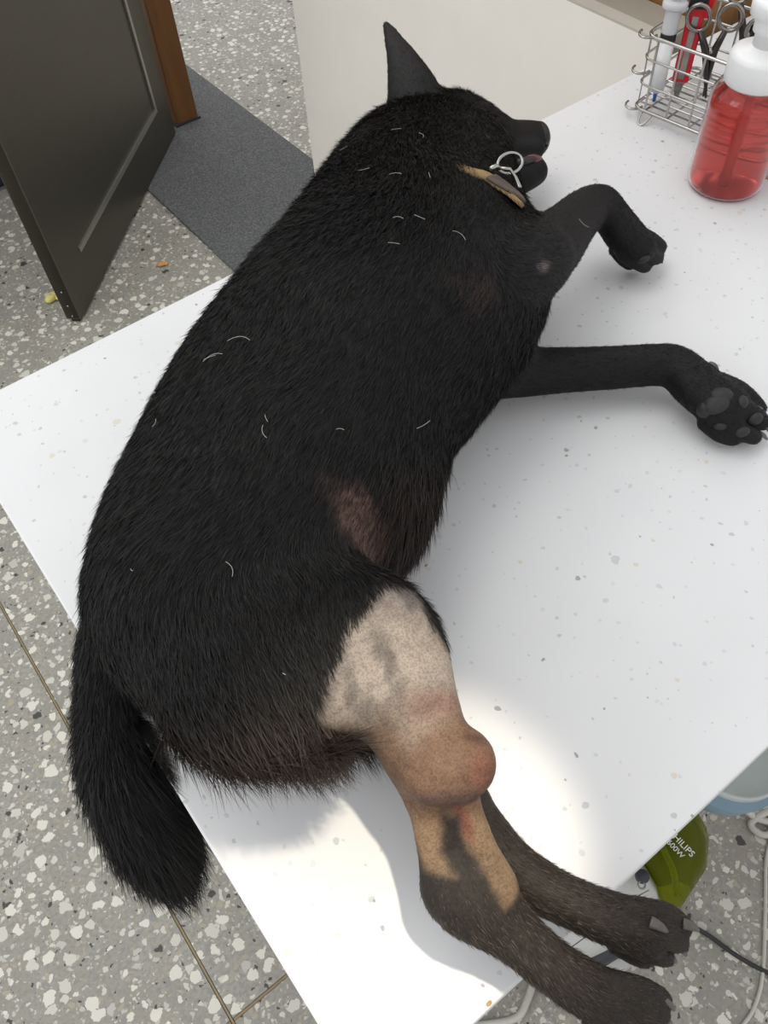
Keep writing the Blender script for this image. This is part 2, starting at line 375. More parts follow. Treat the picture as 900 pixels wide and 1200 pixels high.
# ------------------------------------------------------------------ the dog: one continuous body grown from chains of ellipsoids
def st_lr(rows):
    out = []
    for (xl, yl, xr, yr, z, b) in rows:
        L = P(xl, yl, z); R = P(xr, yr, z); c = (L + R) / 2; w = (R - L)[:2]; A = np.linalg.norm(w) / 2; w = w / (2 * A)
        h = math.hypot(c[0], c[1]); u = c[:2] / h; cot = h / (DC - z)
        a = math.sqrt(max(A * A - (b * cot * float(u @ w)) ** 2, (.62 * A) ** 2))
        out.append([c[0], c[1], c[2], a, b])
    return out
def st_hw(rows):
    out = []
    for (x, y, z, hw, k) in rows:
        c = P(x, y, z); a = hw * depth(c) / FPX; out.append([c[0], c[1], c[2], a, a * k])
    return out
CH = []          # name, stations(x,y,z,a,b), smooth k, fur length, lift
def chain(name, st, k, fur, lift, step=.22):
    st = np.array(st, float); d = []
    pts = [st[0]]
    for i in range(len(st) - 1):
        L = np.linalg.norm(st[i + 1][:3] - st[i][:3]); n = max(2, int(L / (step * min(st[i][3], st[i + 1][3], st[i][4] * 1.6, st[i + 1][4] * 1.6)) + 1)); n = min(n, 16)
        p0 = st[max(i - 1, 0)]; p1 = st[i]; p2 = st[i + 1]; p3 = st[min(i + 2, len(st) - 1)]
        for q in range(1, n + 1):
            t = q / n
            c = .5 * ((2 * p1) + (-p0 + p2) * t + (2 * p0 - 5 * p1 + 4 * p2 - p3) * t * t + (-p0 + 3 * p1 - 3 * p2 + p3) * t ** 3)
            lin = p1 * (1 - t) + p2 * t; c[3:] = .5 * c[3:] + .5 * lin[3:]; pts.append(c)
    pts = np.array(pts); tan = np.gradient(pts[:, :3], axis=0); tan /= np.linalg.norm(tan, axis=1)[:, None] + 1e-9
    CH.append(dict(name=name, p=pts, t=tan, k=k, fur=fur, lift=lift)); return pts

chain('trunk', st_lr([
    (502, 136, 572, 188, .056, .043), (438, 146, 596, 234, .058, .050), (402, 176, 610, 258, .064, .062),
    (364, 244, 622, 296, .072, .075), (322, 316, 648, 348, .080, .083), (268, 380, 606, 406, .082, .086),
    (219, 444, 558, 461, .080, .085), (180, 506, 532, 514, .077, .082), (154, 560, 514, 554, .075, .080),
    (132, 606, 480, 594, .073, .078), (112, 658, 424, 645, .073, .078), (106, 706, 362, 705, .072, .076), (118, 735, 300, 765, .069, .071)]), .02, .011, .13)
chain('skull', st_hw([(500, 168, .060, 38, 1.05), (530, 166, .060, 40, 1.05), (558, 166, .057, 39, 1.05), (580, 170, .053, 31, 1.05)]), .014, .0045, .16)
chain('muzzle', st_hw([(572, 171, .053, 31, 1.05), (592, 168, .051, 24, 1.05), (612, 165, .049, 21.5, 1.05), (624, 164, .047, 20.5, 1.0)]), .008, .003, .12)
chain('muzzle', st_hw([(608, 155, .055, 11, 1.0), (630, 154, .053, 9.5, 1.0)]), .004, .002, .1)
chain('muzzle', st_hw([(600, 176, .055, 14, 1.0), (628, 174, .052, 11.5, 1.0)]), .004, .002, .1)
chain('skull', st_hw([(540, 140, .075, 17, 1.0), (562, 142, .076, 17, .9)]), .008, .003, .12)
chain('jaw', st_hw([(545, 196, .05, 34, 1.0), (580, 204, .046, 26, 1.0), (605, 207, .042, 21, 1.0), (625, 201, .040, 17, 1.0)]), .004, .003, .15)
chain('ear', st_hw([(488, 120, .094, 34, .6), (482, 96, .104, 28, .5), (472, 68, .113, 19, .38), (461, 45, .117, 11.5, .32), (455, 32, .119, 7, .35), (452, 27, .120, 4, .5)]), .008, .004, .2)
chain('thigh', st_hw([(206, 690, .092, 84, .76), (262, 728, .10, 114, .58), (312, 752, .106, 136, .47), (368, 750, .108, 118, .45), (420, 752, .108, 88, .46), (445, 775, .107, 76, .5)]), .022, .013, .16)
chain('shank', st_hw([(430, 757, .108, 82, .46), (468, 815, .102, 66, .52), (492, 858, .094, 54, .62), (508, 905, .086, 45, .75), (520, 950, .074, 29, .9), (532, 990, .065, 29, .9), (545, 1025, .058, 42, .75), (552, 1046, .055, 46, .7)]), .012, .004, .1)
chain('tendon', st_hw([(462, 895, .088, 12, .9), (480, 925, .086, 11, .9), (493, 965, .078, 11.5, .9), (506, 1012, .068, 16, .9), (516, 1040, .06, 22, .8)]), .005, .003, .1)
chain('shin', st_hw([(530, 915, .086, 26, .9), (549, 955, .08, 19, .9), (566, 995, .072, 18, .9), (586, 1035, .062, 20, .9)]), .006, .003, .1)
chain('mass', st_hw([(486, 862, .094, 46, .62), (512, 888, .098, 52, .66), (537, 894, .098, 45, .76)]), .006, 0, 0)
chain('metatarsus', st_hw([(545, 1040, .056, 45, .75), (578, 1073, .05, 38, .8), (614, 1104, .044, 32, .8), (648, 1133, .038, 31, .8), (690, 1160, .032, 33, .68), (720, 1176, .029, 33, .62)]),   .010, .005, .18)
chain('thigh_under', st_hw([(250, 742, .05, 88, .55), (330, 765, .045, 105, .42), (400, 765, .042, 90, .42), (455, 798, .036, 64, .5)]), .02, .015, .2)
chain('shank_under', st_hw([(455, 798, .036, 64, .5), (500, 858, .034, 46, .65), (537, 930, .03, 34, .8), (566, 985, .03, 32, .85)]), .010, .004, .1)
chain('metatarsus_under', st_hw([(564, 985, .03, 33, .85), (618, 1030, .031, 31, .85), (675, 1060, .029, 29, .85), (726, 1080, .027, 32, .7), (754, 1090, .026, 31, .65)]), .008, .005, .18)
chain('upper_arm', st_hw([(470, 316, .118, 72, .45), (530, 318, .122, 66, .5), (585, 310, .118, 60, .55), (618, 303, .108, 51, .62)]), .013, .007, .12)
chain('forearm', st_hw([(608, 310, .104, 50, .62), (636, 294, .094, 44, .68), (665, 266, .080, 32, .8), (688, 245, .068, 26, .9), (704, 240, .062, 22, 1.0), (718, 256, .052, 22, .95), (733, 276, .040, 24, .85), (745, 288, .032, 24, .75)]), .012, .0045, .17)
chain('forearm_under', st_hw([(540, 430, .045, 44, .8), (600, 436, .034, 31, .95), (660, 434, .029, 26.5, 1.0), (720, 431, .027, 24.5, 1.05), (765, 428, .027, 24.5, 1.0), (792, 431, .027, 26, .95), (820, 455, .026, 30, .8), (846, 474, .025, 33, .7)]), .012, .0045, .17)
chain('tail', st_hw([(148, 715, .062, 40, .9), (128, 755, .050, 31, .9), (123, 800, .026, 28, .9), (128, 850, -.004, 34, .9), (149, 910, -.035, 42, .9), (176, 962, -.065, 40, .9), (193, 1000, -.085, 25, .9), (203, 1022, -.093, 11, .9)]), .012, .027, .26)
TOES = {
  'hind_upper': [[(716, 1150, .034, 14, .9), (748, 1156, .033, 13.5, .9), (773, 1168, .023, 12.5, .9), (780, 1174, .018, 10, .9)], [(716, 1172, .035, 14, .9), (750, 1181, .034, 13.5, .9), (775, 1190, .022, 12.5, .9)],
                 [(708, 1190, .030, 14, .9), (736, 1203, .028, 13.5, .9), (757, 1213, .018, 12, .9)], [(694, 1198, .022, 14, .9), (714, 1218, .02, 13, .9), (730, 1230, .014, 11, .9)]],
  'hind_under': [[(744, 1062, .032, 13, .9), (778, 1069, .031, 13, .9), (799, 1082, .022, 12, .9), (803, 1090, .016, 9, .9)], [(744, 1086, .034, 14.5, .9), (776, 1095, .032, 14.5, .9), (797, 1105, .02, 12.5, .9)],
                 [(740, 1106, .024, 14, .9), (764, 1116, .02, 14, .9), (780, 1122, .012, 12, .9)], [(722, 1106, .014, 13, .9), (744, 1120, .010, 12, .9), (758, 1126, .004, 10, .9)]],
  'fore_upper': [[(736, 272, .038, 11, .9), (757, 279, .031, 11, .9), (772, 289, .019, 10, .9)], [(738, 287, .034, 11, .9), (757, 295, .027, 11, .9), (769, 302, .014, 9.5, .9)],
                 [(732, 297, .028, 11, .9), (745, 305, .021, 11, .9), (755, 312, .010, 9, .9)], [(724, 292, .022, 11, .9), (732, 303, .016, 10, .9), (738, 309, .009, 8.5, .9)]],
  'fore_under': [[(842, 446, .027, 11.5, .9), (868, 458, .025, 11.5, .9), (888, 478, .017, 11, .9)], [(850, 470, .026, 13, .9), (876, 482, .023, 13, .9), (893, 495, .015, 11, .9)],
                 [(845, 492, .021, 12, .9), (866, 504, .018, 12, .9), (883, 512, .012, 10.5, .9)], [(828, 496, .016, 11.5, .9), (844, 508, .013, 11.5, .9), (858, 514, .009, 10, .9)]],
}
for paw, toes in TOES.items():
    for i, t in enumerate(toes): chain('toe', st_hw(t), .0012, .0035, .15)

# distance field on a grid
VOX = .0023
allp = np.concatenate([c['p'] for c in CH])
lo = (allp[:, :3] - np.maximum(allp[:, 3:4], allp[:, 4:5])).min(0) - .02; hi = (allp[:, :3] + np.maximum(allp[:, 3:4], allp[:, 4:5])).max(0) + .02
dims = np.ceil((hi - lo) / VOX).astype(int) + 1
gx = [lo[i] + VOX * np.arange(dims[i]) for i in range(3)]
F = np.full(dims, 1.0, np.float32)
PAD = .034
for c in CH:
    p = c['p']; r = np.stack([p[:, 3], p[:, 3], p[:, 4]], 1)
    i0 = np.maximum(((p[:, :3] - r).min(0) - PAD - lo) / VOX, 0).astype(int); i1 = np.minimum(((p[:, :3] + r).max(0) + PAD - lo) / VOX + 1, dims).astype(int)
    G = np.full(i1 - i0, 1.0, np.float32)
    for q, rr in zip(p, r):
        j0 = np.maximum((q[:3] - rr - PAD - lo) / VOX, 0).astype(int); j1 = np.minimum((q[:3] + rr + PAD - lo) / VOX + 1, dims).astype(int)
        X = ((gx[0][j0[0]:j1[0]] - q[0]) / rr[0]).astype(np.float32)[:, None, None]; Y = ((gx[1][j0[1]:j1[1]] - q[1]) / rr[1]).astype(np.float32)[None, :, None]; Z = ((gx[2][j0[2]:j1[2]] - q[2]) / rr[2]).astype(np.float32)[None, None, :]
        s2 = X * X + Y * Y + Z * Z; k0 = np.sqrt(s2); k1 = np.sqrt((X / rr[0]) ** 2 + (Y / rr[1]) ** 2 + (Z / rr[2]) ** 2) + 1e-6
        d = k0 * (k0 - 1) / k1
        a = tuple(slice(j0[i] - i0[i], j1[i] - i0[i]) for i in range(3)); np.minimum(G[a], d, out=G[a])
    sl = tuple(slice(i0[i], i1[i]) for i in range(3)); H = F[sl]; k = c['k']
    h = np.clip(.5 + .5 * (H - G) / k, 0, 1); F[sl] = H * (1 - h) + G * h - k * h * (1 - h)
# the dog rests on the table: nothing of it below the top
zz = gx[2][None, None, :]; ins = ((gx[0] > TX0) [:, None, None]) & ((gx[1] > TY0)[None, :, None])
bx = np.minimum(np.minimum((gx[0] - TX0)[:, None, None], (gx[1] - TY0)[None, :, None]), (.0015 - zz))
F = np.maximum(F, bx.astype(np.float32))

def surface_nets(F, lo, h):
    s = F < 0
    cnt = np.zeros(tuple(n - 1 for n in F.shape), np.int8)
    offs = [(a, b, c) for a in (0, 1) for b in (0, 1) for c in (0, 1)]
    def cs(A, o): return A[o[0]:A.shape[0] - 1 + o[0], o[1]:A.shape[1] - 1 + o[1], o[2]:A.shape[2] - 1 + o[2]]
    for o in offs: cnt += cs(s, o)
    act = (cnt > 0) & (cnt < 8); I = np.argwhere(act); ids = np.full(act.shape, -1, np.int64); ids[act] = np.arange(len(I))
    acc = np.zeros((len(I), 3)); num = np.zeros(len(I))
    val = {o: F[I[:, 0] + o[0], I[:, 1] + o[1], I[:, 2] + o[2]] for o in offs}
    for o in offs:
        for ax in range(3):
            if o[ax] == 1: continue
            o2 = list(o); o2[ax] = 1; o2 = tuple(o2); a, b = val[o], val[o2]; mk = (a < 0) != (b < 0)
            t = np.where(mk, a / np.where(a - b == 0, 1, a - b), 0); pos = np.tile(np.array(o, float), (len(I), 1)); pos[:, ax] += t
            acc[mk] += pos[mk]; num[mk] += 1
    V = lo + h * (I + acc / num[:, None]); faces = []
    for ax in range(3):
        u, v = (ax + 1) % 3, (ax + 2) % 3
        sl0 = [slice(1, -1)] * 3; sl1 = [slice(1, -1)] * 3; sl0[ax] = slice(0, -1); sl1[ax] = slice(1, None)
        A_ = s[tuple(sl0)]; B_ = s[tuple(sl1)]; E = np.argwhere(A_ != B_)
        base = E.copy(); base[:, u] += 1; base[:, v] += 1; flip = A_[tuple(E.T)]
        def cid(du, dv):
            q = base.copy(); q[:, u] -= du; q[:, v] -= dv; return ids[q[:, 0], q[:, 1], q[:, 2]]
        Q = np.stack([cid(1, 1), cid(0, 1), cid(0, 0), cid(1, 0)], 1); Q[~flip] = Q[~flip][:, ::-1]; faces.append(Q)
    return V, np.concatenate(faces)
V, Q = surface_nets(F, lo, VOX)
Q = Q[(Q >= 0).all(1)]
def smooth(V, Q, it, lam=.5):
    e = np.concatenate([Q[:, [0, 1]], Q[:, [1, 2]], Q[:, [2, 3]], Q[:, [3, 0]]]); 
    n = np.bincount(e[:, 0], minlength=len(V)) + np.bincount(e[:, 1], minlength=len(V))
    for _ in range(it):
        S = np.stack([np.bincount(e[:, 0], V[e[:, 1], k], len(V)) + np.bincount(e[:, 1], V[e[:, 0], k], len(V)) for k in range(3)], 1) / np.maximum(n, 1)[:, None]
        V = V * (1 - lam) + S * lam
    return V
V = smooth(V, Q, 3)

def vnormals(V, Q):
    n = np.cross(V[Q[:, 2]] - V[Q[:, 0]], V[Q[:, 3]] - V[Q[:, 1]]); N = np.zeros_like(V)
    for k in range(4):
        for a in range(3): N[:, a] += np.bincount(Q[:, k], n[:, a], len(V))
    return N / (np.linalg.norm(N, axis=1)[:, None] + 1e-12)
N = vnormals(V, Q)

# per vertex: which chain it belongs to, the lie of the coat, coat length
wsum = np.zeros(len(V)); comb = np.zeros((len(V), 3)); flen = np.zeros(len(V)); lift = np.zeros(len(V)); cd = np.full((len(CH), len(V)), 9.0)
for ci, c in enumerate(CH):
    p, t = c['p'], c['t']; r = np.stack([p[:, 3], p[:, 3], p[:, 4]], 1); ext = r.max()
    near = np.where((V > (p[:, :3].min(0) - ext - .03)).all(1) & (V < (p[:, :3].max(0) + ext + .03)).all(1))[0]
    vn = V[near]
    for q, rr, tt in zip(p, r, t):
        k0 = np.linalg.norm((vn - q[:3]) / rr, axis=1); k1 = np.linalg.norm((vn - q[:3]) / rr ** 2, axis=1) + 1e-6; d = k0 * (k0 - 1) / k1
        cd[ci, near] = np.minimum(cd[ci, near], d)
        w = np.exp(-np.clip(d, -.01, .2) / .004); wsum[near] += w; comb[near] += w[:, None] * tt; flen[near] += w * c['fur']; lift[near] += w * c['lift']
wsum += 1e-9; comb /= wsum[:, None]; flen /= wsum; lift /= wsum
names = [c['name'] for c in CH]; nearest = np.argmin(cd, 0); nm = np.array(names)[nearest]
px = PX(V)
def poly_sd(pts, poly):
    poly = np.array(poly, float); inside = np.zeros(len(pts), bool); dmin = np.full(len(pts), 1e9)
    for i in range(len(poly)):
        a, b = poly[i], poly[(i + 1) % len(poly)]; ab = b - a; t = np.clip(((pts - a) @ ab) / (ab @ ab), 0, 1)
        dmin = np.minimum(dmin, np.linalg.norm(pts - (a + t[:, None] * ab), axis=1))
        c = ((a[1] > pts[:, 1]) != (b[1] > pts[:, 1])) & (pts[:, 0] < (b[0] - a[0]) * (pts[:, 1] - a[1]) / (b[1] - a[1] + 1e-12) + a[0]); inside ^= c
    return np.where(inside, dmin, -dmin)
def vnoise(p, s, seed):
    r = np.random.default_rng(seed); out = np.zeros(len(p))
    for o in range(4):
        for _ in range(5):
            k = r.normal(size=3) * s * 2 ** o; out += np.sin(p @ k + r.uniform(0, 6.28)) / 2 ** o / 5
    return out
sm = lambda x, a, b: np.clip((x - a) / (b - a), 0, 1) ** 2 * (3 - 2 * np.clip((x - a) / (b - a), 0, 1))
leg = np.isin(nm, ['shank', 'mass', 'thigh', 'metatarsus', 'tendon', 'shin'])
n1 = vnoise(V, 60, 3); n2 = vnoise(V, 160, 4)
sh = poly_sd(px, [(447, 676), (480, 690), (540, 780), (600, 840), (620, 930), (560, 950), (480, 955), (440, 905), (400, 865), (368, 838), (385, 790), (405, 735)]) + 9 * n1 + 5 * n2
shave = sm(sh, -9, 10) * leg
band = np.maximum(poly_sd(px, [(470, 900), (520, 930), (515, 1000), (535, 1030), (500, 1020), (480, 990), (470, 940)]),
                  poly_sd(px, [(535, 930), (575, 930), (600, 1000), (608, 1045), (592, 1062), (570, 1030), (545, 985)])) + 5 * n1 + 4 * n2
shave = np.maximum(shave, sm(band, -7, 8) * leg)
belly = sm(poly_sd(px, [(380, 560), (425, 565), (470, 605), (462, 645), (440, 660), (398, 612)]) + 8 * n1, -14, 12) * (nm == 'trunk')
pit = sm(poly_sd(px, [(530, 325), (570, 325), (580, 355), (550, 370)]) + 4 * n1, -14, 10) * .28
elbow = sm(8 - np.hypot(px[:, 0] - 638, (px[:, 1] - 312)) + 4 * n2, -4, 6) * .55 * np.isin(nm, ['forearm', 'upper_arm'])
dn = P(300, 900, .1) - P(285, 700, .1); dn /= np.linalg.norm(dn); rumpw = sm(px[:, 1] + .25 * (px[:, 0] - 250), 600, 760) * np.isin(nm, ['thigh', 'thigh_under', 'trunk']) * .85
comb = comb * (1 - rumpw)[:, None] + dn * rumpw[:, None]
# colours of skin and coat
coat = np.tile(np.array(srgb(32, 30, 29)), (len(V), 1))
legs_b = np.isin(nm, ['metatarsus', 'metatarsus_under', 'toe', 'shank', 'tendon', 'shin', 'shank_under'])
coat[legs_b] = srgb(62, 54, 47)
coat[np.isin(nm, ['forearm', 'forearm_under', 'ear', 'muzzle', 'jaw', 'skull'])] = srgb(30, 29, 28)
coat[(nm == 'toe') & (px[:, 1] < 700)] = srgb(30, 29, 28)
sk_up = np.array(srgb(178, 165, 152)); sk_lo = np.array(srgb(138, 107, 84)); sk_red = np.array(srgb(142, 80, 66)); sk_strip = np.array(srgb(158, 130, 100)); sk_dark = np.array(srgb(104, 96, 92))
mix = lambda a, b, t: a * (1 - t[:, None]) + b * t[:, None]
skin = mix(np.tile(sk_up, (len(V), 1)), sk_lo, sm((px[:, 0] - 380) * .25 + (px[:, 1] - 700) * .9 + 25 * n1, 115, 195))
skin = mix(skin, sk_dark, sm(n1 + .6 * n2, .05, .7) * .6 * sm(870 - px[:, 1], 0, 60))
skin = mix(skin, sk_red, sm(26 - np.hypot((px[:, 0] - 512) * .6, px[:, 1] - 823) + 8 * n2, -6, 20) * .45)
skin = mix(skin, sk_red, sm(30 - np.hypot(px[:, 0] - 566, px[:, 1] - 905) + 6 * n2, -10, 26) * .5)
skin = mix(skin, np.array(srgb(104, 82, 78)), sm(14 - np.abs(px[:, 1] - 940 + .15 * (px[:, 0] - 515)) , -6, 12) * sm(60 - np.abs(px[:, 0] - 525), 0, 30) * .55 * (nm == 'mass'))
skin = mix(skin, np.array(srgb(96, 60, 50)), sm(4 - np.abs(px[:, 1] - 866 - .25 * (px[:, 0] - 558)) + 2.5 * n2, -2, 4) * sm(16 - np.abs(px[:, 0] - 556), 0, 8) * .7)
skin = mix(skin, np.array(srgb(96, 88, 84)), sm(n2, .3, 1.0) * .3)
skin = mix(skin, sk_strip, sm(px[:, 1], 945, 975))
skin = mix(skin, sk_red, sm(13 - np.hypot((px[:, 0] - 545 + .35 * (965 - px[:, 1])) * 1.4, (px[:, 1] - 965) * .45) + 3 * n2, -5, 9) * .75 * sm(px[:, 1], 935, 950))
skin = skin * np.array([.62, .625, .63])
colv = mix(coat * .55, skin, shave);  # undercoat darker than its hairs: fur self-shadow put into the colour
colv = mix(colv, np.array(srgb(128, 98, 86)), np.clip(belly * .75 + pit, 0, 1)); colv = mix(colv, np.array(srgb(140, 128, 122)), elbow)
bare = np.clip(shave + elbow * .8, 0, 1)
# coat length refinements
long_rump = np.isin(nm, ['thigh', 'thigh_under']) * sm(px[:, 1], 780, 850) * sm(-N[:, 1] - .25 * N[:, 2], -.2, .4)
flen = flen * (1 + 1.5 * long_rump); lift = lift + .12 * long_rump
bel = (nm == 'trunk') * sm(px[:, 0] - 430, 0, 60) * sm(px[:, 1], 520, 570); flen = flen * (1 + 1.1 * bel)
neck = (nm == 'trunk') * sm(330 - px[:, 1], 0, 120) * sm(560 - px[:, 0], 0, 80); flen = flen * (1 + .5 * neck); lift = lift + .18 * neck

tip = (nm == 'tail') * sm(px[:, 1], 930, 1010); flen = flen * (1 + .25 * tip); lift = lift + .10 * tip
flen = flen * (1 - .45 * (nm == 'tail') * sm(900 - px[:, 1], 0, 90))
dog = thing('dog', (.2, .3, ZT), 'black dog lying on its side on the white table, one hind leg shaved', 'dog')
DO = np.array([.2, .3, 0.0])
def np_mesh(name, V, faces, mat, parent, smooth=True, sizes=None):
    me = bpy.data.meshes.new(name); nv = len(V); me.vertices.add(nv); me.vertices.foreach_set('co', (V - DO).astype(np.float32).ravel())
    if sizes is None: sizes = np.full(len(faces), faces.shape[1]); fl_ = faces.ravel()
    else: fl_ = faces
    me.loops.add(len(fl_)); me.loops.foreach_set('vertex_index', fl_.astype(np.int32)); me.polygons.add(len(sizes))
    me.polygons.foreach_set('loop_start', np.concatenate([[0], np.cumsum(sizes)[:-1]]).astype(np.int32)); me.update(calc_edges=True); me.validate()
    if smooth: me.polygons.foreach_set('use_smooth', np.ones(len(me.polygons), bool))
    me.materials.append(mat); o = bpy.data.objects.new(name, me); COL.objects.link(o); o.parent = parent; o['_o'] = tuple(dog['_o']); return o
def mat_body():
    n = NT('dog_skin_and_undercoat'); a = n.n('ShaderNodeAttribute', attribute_name='tint'); b = n.n('ShaderNodeAttribute', attribute_name='bare'); v = n.coord('Object')
    t = n.noise(v, 420, 5, .65); t2 = n.noise(v, 60, 4)
    c = n.mix(.55, a.outputs['Color'], n.ramp(t.outputs['Fac'], [(.32, (.35, .34, .34)), (.6, (1, 1, 1))]), 'MULTIPLY')
    c = n.mix(n.math('MULTIPLY', b.outputs['Fac'], 1.0), c, n.mix(.3, a.outputs['Color'], n.ramp(t2.outputs['Fac'], [(.3, (.55, .52, .52)), (.62, (1, 1, 1))]), 'MULTIPLY'))
    t3 = n.noise(v, 900, 3, .6); t4 = n.noise(v, 140, 5, .7)
    spk = n.ramp(t3.outputs['Fac'], [(.38, (.4, .38, .38)), (.56, (1, 1, 1))])
    c = n.mix(.55, c, spk, 'MULTIPLY')
    c = n.mix(.5, c, n.ramp(t4.outputs['Fac'], [(.36, (.55, .52, .52)), (.5, (1, 1, 1)), (.68, (1.25, 1.22, 1.2))]), 'MULTIPLY')
    n.l(c, n.b.inputs['Base Color']); n.set(Roughness=.62); n.b.inputs['Specular IOR Level'].default_value = .28
    n.bump(t4.outputs['Fac'], .5, .0012); return n.m
body = np_mesh('body', V, Q, mat_body(), dog)
at = body.data.attributes.new('tint', 'FLOAT_COLOR', 'POINT'); at.data.foreach_set('color', np.concatenate([colv, np.ones((len(V), 1))], 1).astype(np.float32).ravel())
at = body.data.attributes.new('bare', 'FLOAT', 'POINT'); at.data.foreach_set('value', bare.astype(np.float32))

# the coat: separate hairs combed along the body
NS = 420000
fa = np.linalg.norm(np.cross(V[Q[:, 2]] - V[Q[:, 0]], V[Q[:, 3]] - V[Q[:, 1]]), axis=1) / 2
fn = N[Q].mean(1); fc = V[Q].mean(1); wt = fa * (fn[:, 2] > -.55) * ((fc[:, 2] > .006) | (fc[:, 0] < TX0) | (fc[:, 1] < TY0)) * np.clip(1.05 - 1.1 * bare[Q].mean(1), 0, 1) * (1 - .6 * belly[Q].mean(1)) * (1 - .5 * np.clip(pit[Q].mean(1), 0, 1))
fi = rng.choice(len(Q), NS, p=wt / wt.sum()); wq = rng.dirichlet((1, 1, 1, 1), NS)
bl = lambda A_: np.einsum('ij,ij...->i...', wq, A_[Q[fi]])
rp, rn, rc, rl, rf, rb = bl(V), bl(N), bl(comb), bl(flen), bl(lift), bl(bare)
rn /= np.linalg.norm(rn, axis=1)[:, None]; swirl = np.stack([vnoise(rp, 26, 21), vnoise(rp, 26, 22), vnoise(rp, 26, 23)], 1)
rc = rc + .30 * swirl; rc = rc - rn * (rc * rn).sum(1)[:, None]; rc /= np.linalg.norm(rc, axis=1)[:, None] + 1e-6
rl = np.maximum(rl, .0022) * rng.uniform(.55, 1.2, NS) * (1 - .6 * rb); rf = np.clip(rf + rng.normal(0, .035, NS), .03, .9)
g = rng.normal(size=(NS, 3)) * .10
d1 = rc * (1 - rf)[:, None] + rn * (rf * 1.5)[:, None] + g; d1 /= np.linalg.norm(d1, axis=1)[:, None]
d2 = rc * 1.0 + rn * (rf * .6)[:, None] + g * 1.5 + np.array([0, 0, -.12]); d2 /= np.linalg.norm(d2, axis=1)[:, None]
p0 = rp - rn * .0006; p1 = p0 + d1 * (rl * .5)[:, None]; p2 = p1 + d2 * (rl * .55)[:, None]
over = lambda p: (p[:, 0] > TX0) & (p[:, 1] > TY0)
for p in (p1, p2):
    mk = over(p) & (p[:, 2] < .0012); p[mk, 2] = .0012 + rng.uniform(0, .001, mk.sum())
sd = np.cross(d1, rng.normal(size=(NS, 3)) * .6 + rn * 0.9); sd /= np.linalg.norm(sd, axis=1)[:, None] + 1e-9
wd = (.00012 + .006 * rl)[:, None] * rng.uniform(.7, 1.3, (NS, 1)); wd = np.minimum(wd, .00026)
FV = np.stack([p0 - sd * wd, p0 + sd * wd, p1 + sd * wd * .8, p1 - sd * wd * .8, p2], 1).reshape(-1, 3)
b5 = 5 * np.arange(NS)[:, None]; loops = np.concatenate([b5 + 0, b5 + 1, b5 + 2, b5 + 3, b5 + 3, b5 + 2, b5 + 4], 1).ravel(); sizes = np.tile([4, 3], NS)
def mat_fur():
    n = NT('black_coat'); a = n.n('ShaderNodeAttribute', attribute_name='tint')
    n.l(a.outputs['Color'], n.b.inputs['Base Color']); n.set(Roughness=.58); n.b.inputs['Specular IOR Level'].default_value = .24; return n.m
fur = np_mesh('coat_hair', FV, loops, mat_fur(), dog, False, sizes); fur['kind'] = 'stuff'
coatc = coat.copy(); tc = bl(coatc); tone = rng.uniform(.75, 1.2, (NS, 1)); tc = tc * tone; lg_ = np.isin(nm[Q[fi, 0]], ['metatarsus', 'metatarsus_under', 'toe', 'shank', 'tendon', 'shin', 'shank_under', 'forearm', 'forearm_under', 'skull', 'muzzle', 'ear']); tc[lg_] *= rng.uniform(.5, 1.9, (lg_.sum(), 1))
brown = (bl(long_rump[:, None])[:, 0] * .8 + bl(bel[:, None].astype(float))[:, 0] * .6 + bl(belly[:, None])[:, 0]) * rng.uniform(0, 1, NS); tc = mix(tc, np.array(srgb(70, 54, 46)), np.clip(brown, 0, 1))
at = fur.data.attributes.new('tint', 'FLOAT_COLOR', 'POINT'); at.data.foreach_set('color', np.repeat(np.concatenate([tc, np.ones((NS, 1))], 1), 5, 0).astype(np.float32).ravel())

# ------------------------------------------------------------------ dog parts
dep = (V - np.array([0, 0, DC])) @ (-RC[:, 2])
def surf(x, y, r=5.0):
    d = np.hypot(px[:, 0] - x, px[:, 1] - y); mk = np.where(d < r)[0]
    if len(mk) == 0: mk = np.array([np.argmin(d)])
    i = mk[np.argmin(dep[mk])]; return V[i].copy(), N[i].copy()
def Dd(p): return tuple(np.asarray(p, float) + np.array([0, 0, ZT]))
# claws: curved horn cones at the toe tips
def claw(tip_px, z0, to_px, z1, r):
    a = P(*tip_px, z0); b = P(*to_px, z1); mid = (a + b) / 2 + np.array([0, 0, .0025])
    pts = spline([a, mid, b], 4); MB().tube([Dd(q) for q in pts], [r * .85 * (1 - .7 * (k / (len(pts) - 1)) ** 1.6) for k in range(len(pts))], 8).build('claw', 'claw', dog, True)
for a, z0, b, z1, r in [((772, 1170), .026, (790, 1183), .016, .0034), ((770, 1190), .024, (786, 1199), .014, .0034), ((754, 1211), .02, (768, 1222), .01, .0034),
        ((762, 1080), .040, (783, 1094), .034, .0036), ((799, 1082), .028, (818, 1090), .02, .0036), ((792, 1108), .02, (804, 1119), .012, .0034), ((780, 1120), .012, (792, 1128), .004, .0032),
        ((770, 287), .022, (779, 293), .014, .0034), ((767, 303), .014, (776, 308), .006, .0034), ((754, 311), .010, (759, 318), .004, .003),
        ((884, 478), .024, (896, 488), .014, .0032), ((891, 497), .017, (903, 508), .008, .0032), ((884, 508), .013, (899, 515), .006, .003),
        ((832, 427), .030, (842, 437), .028, .003)]: claw(a, z0, b, z1, r)
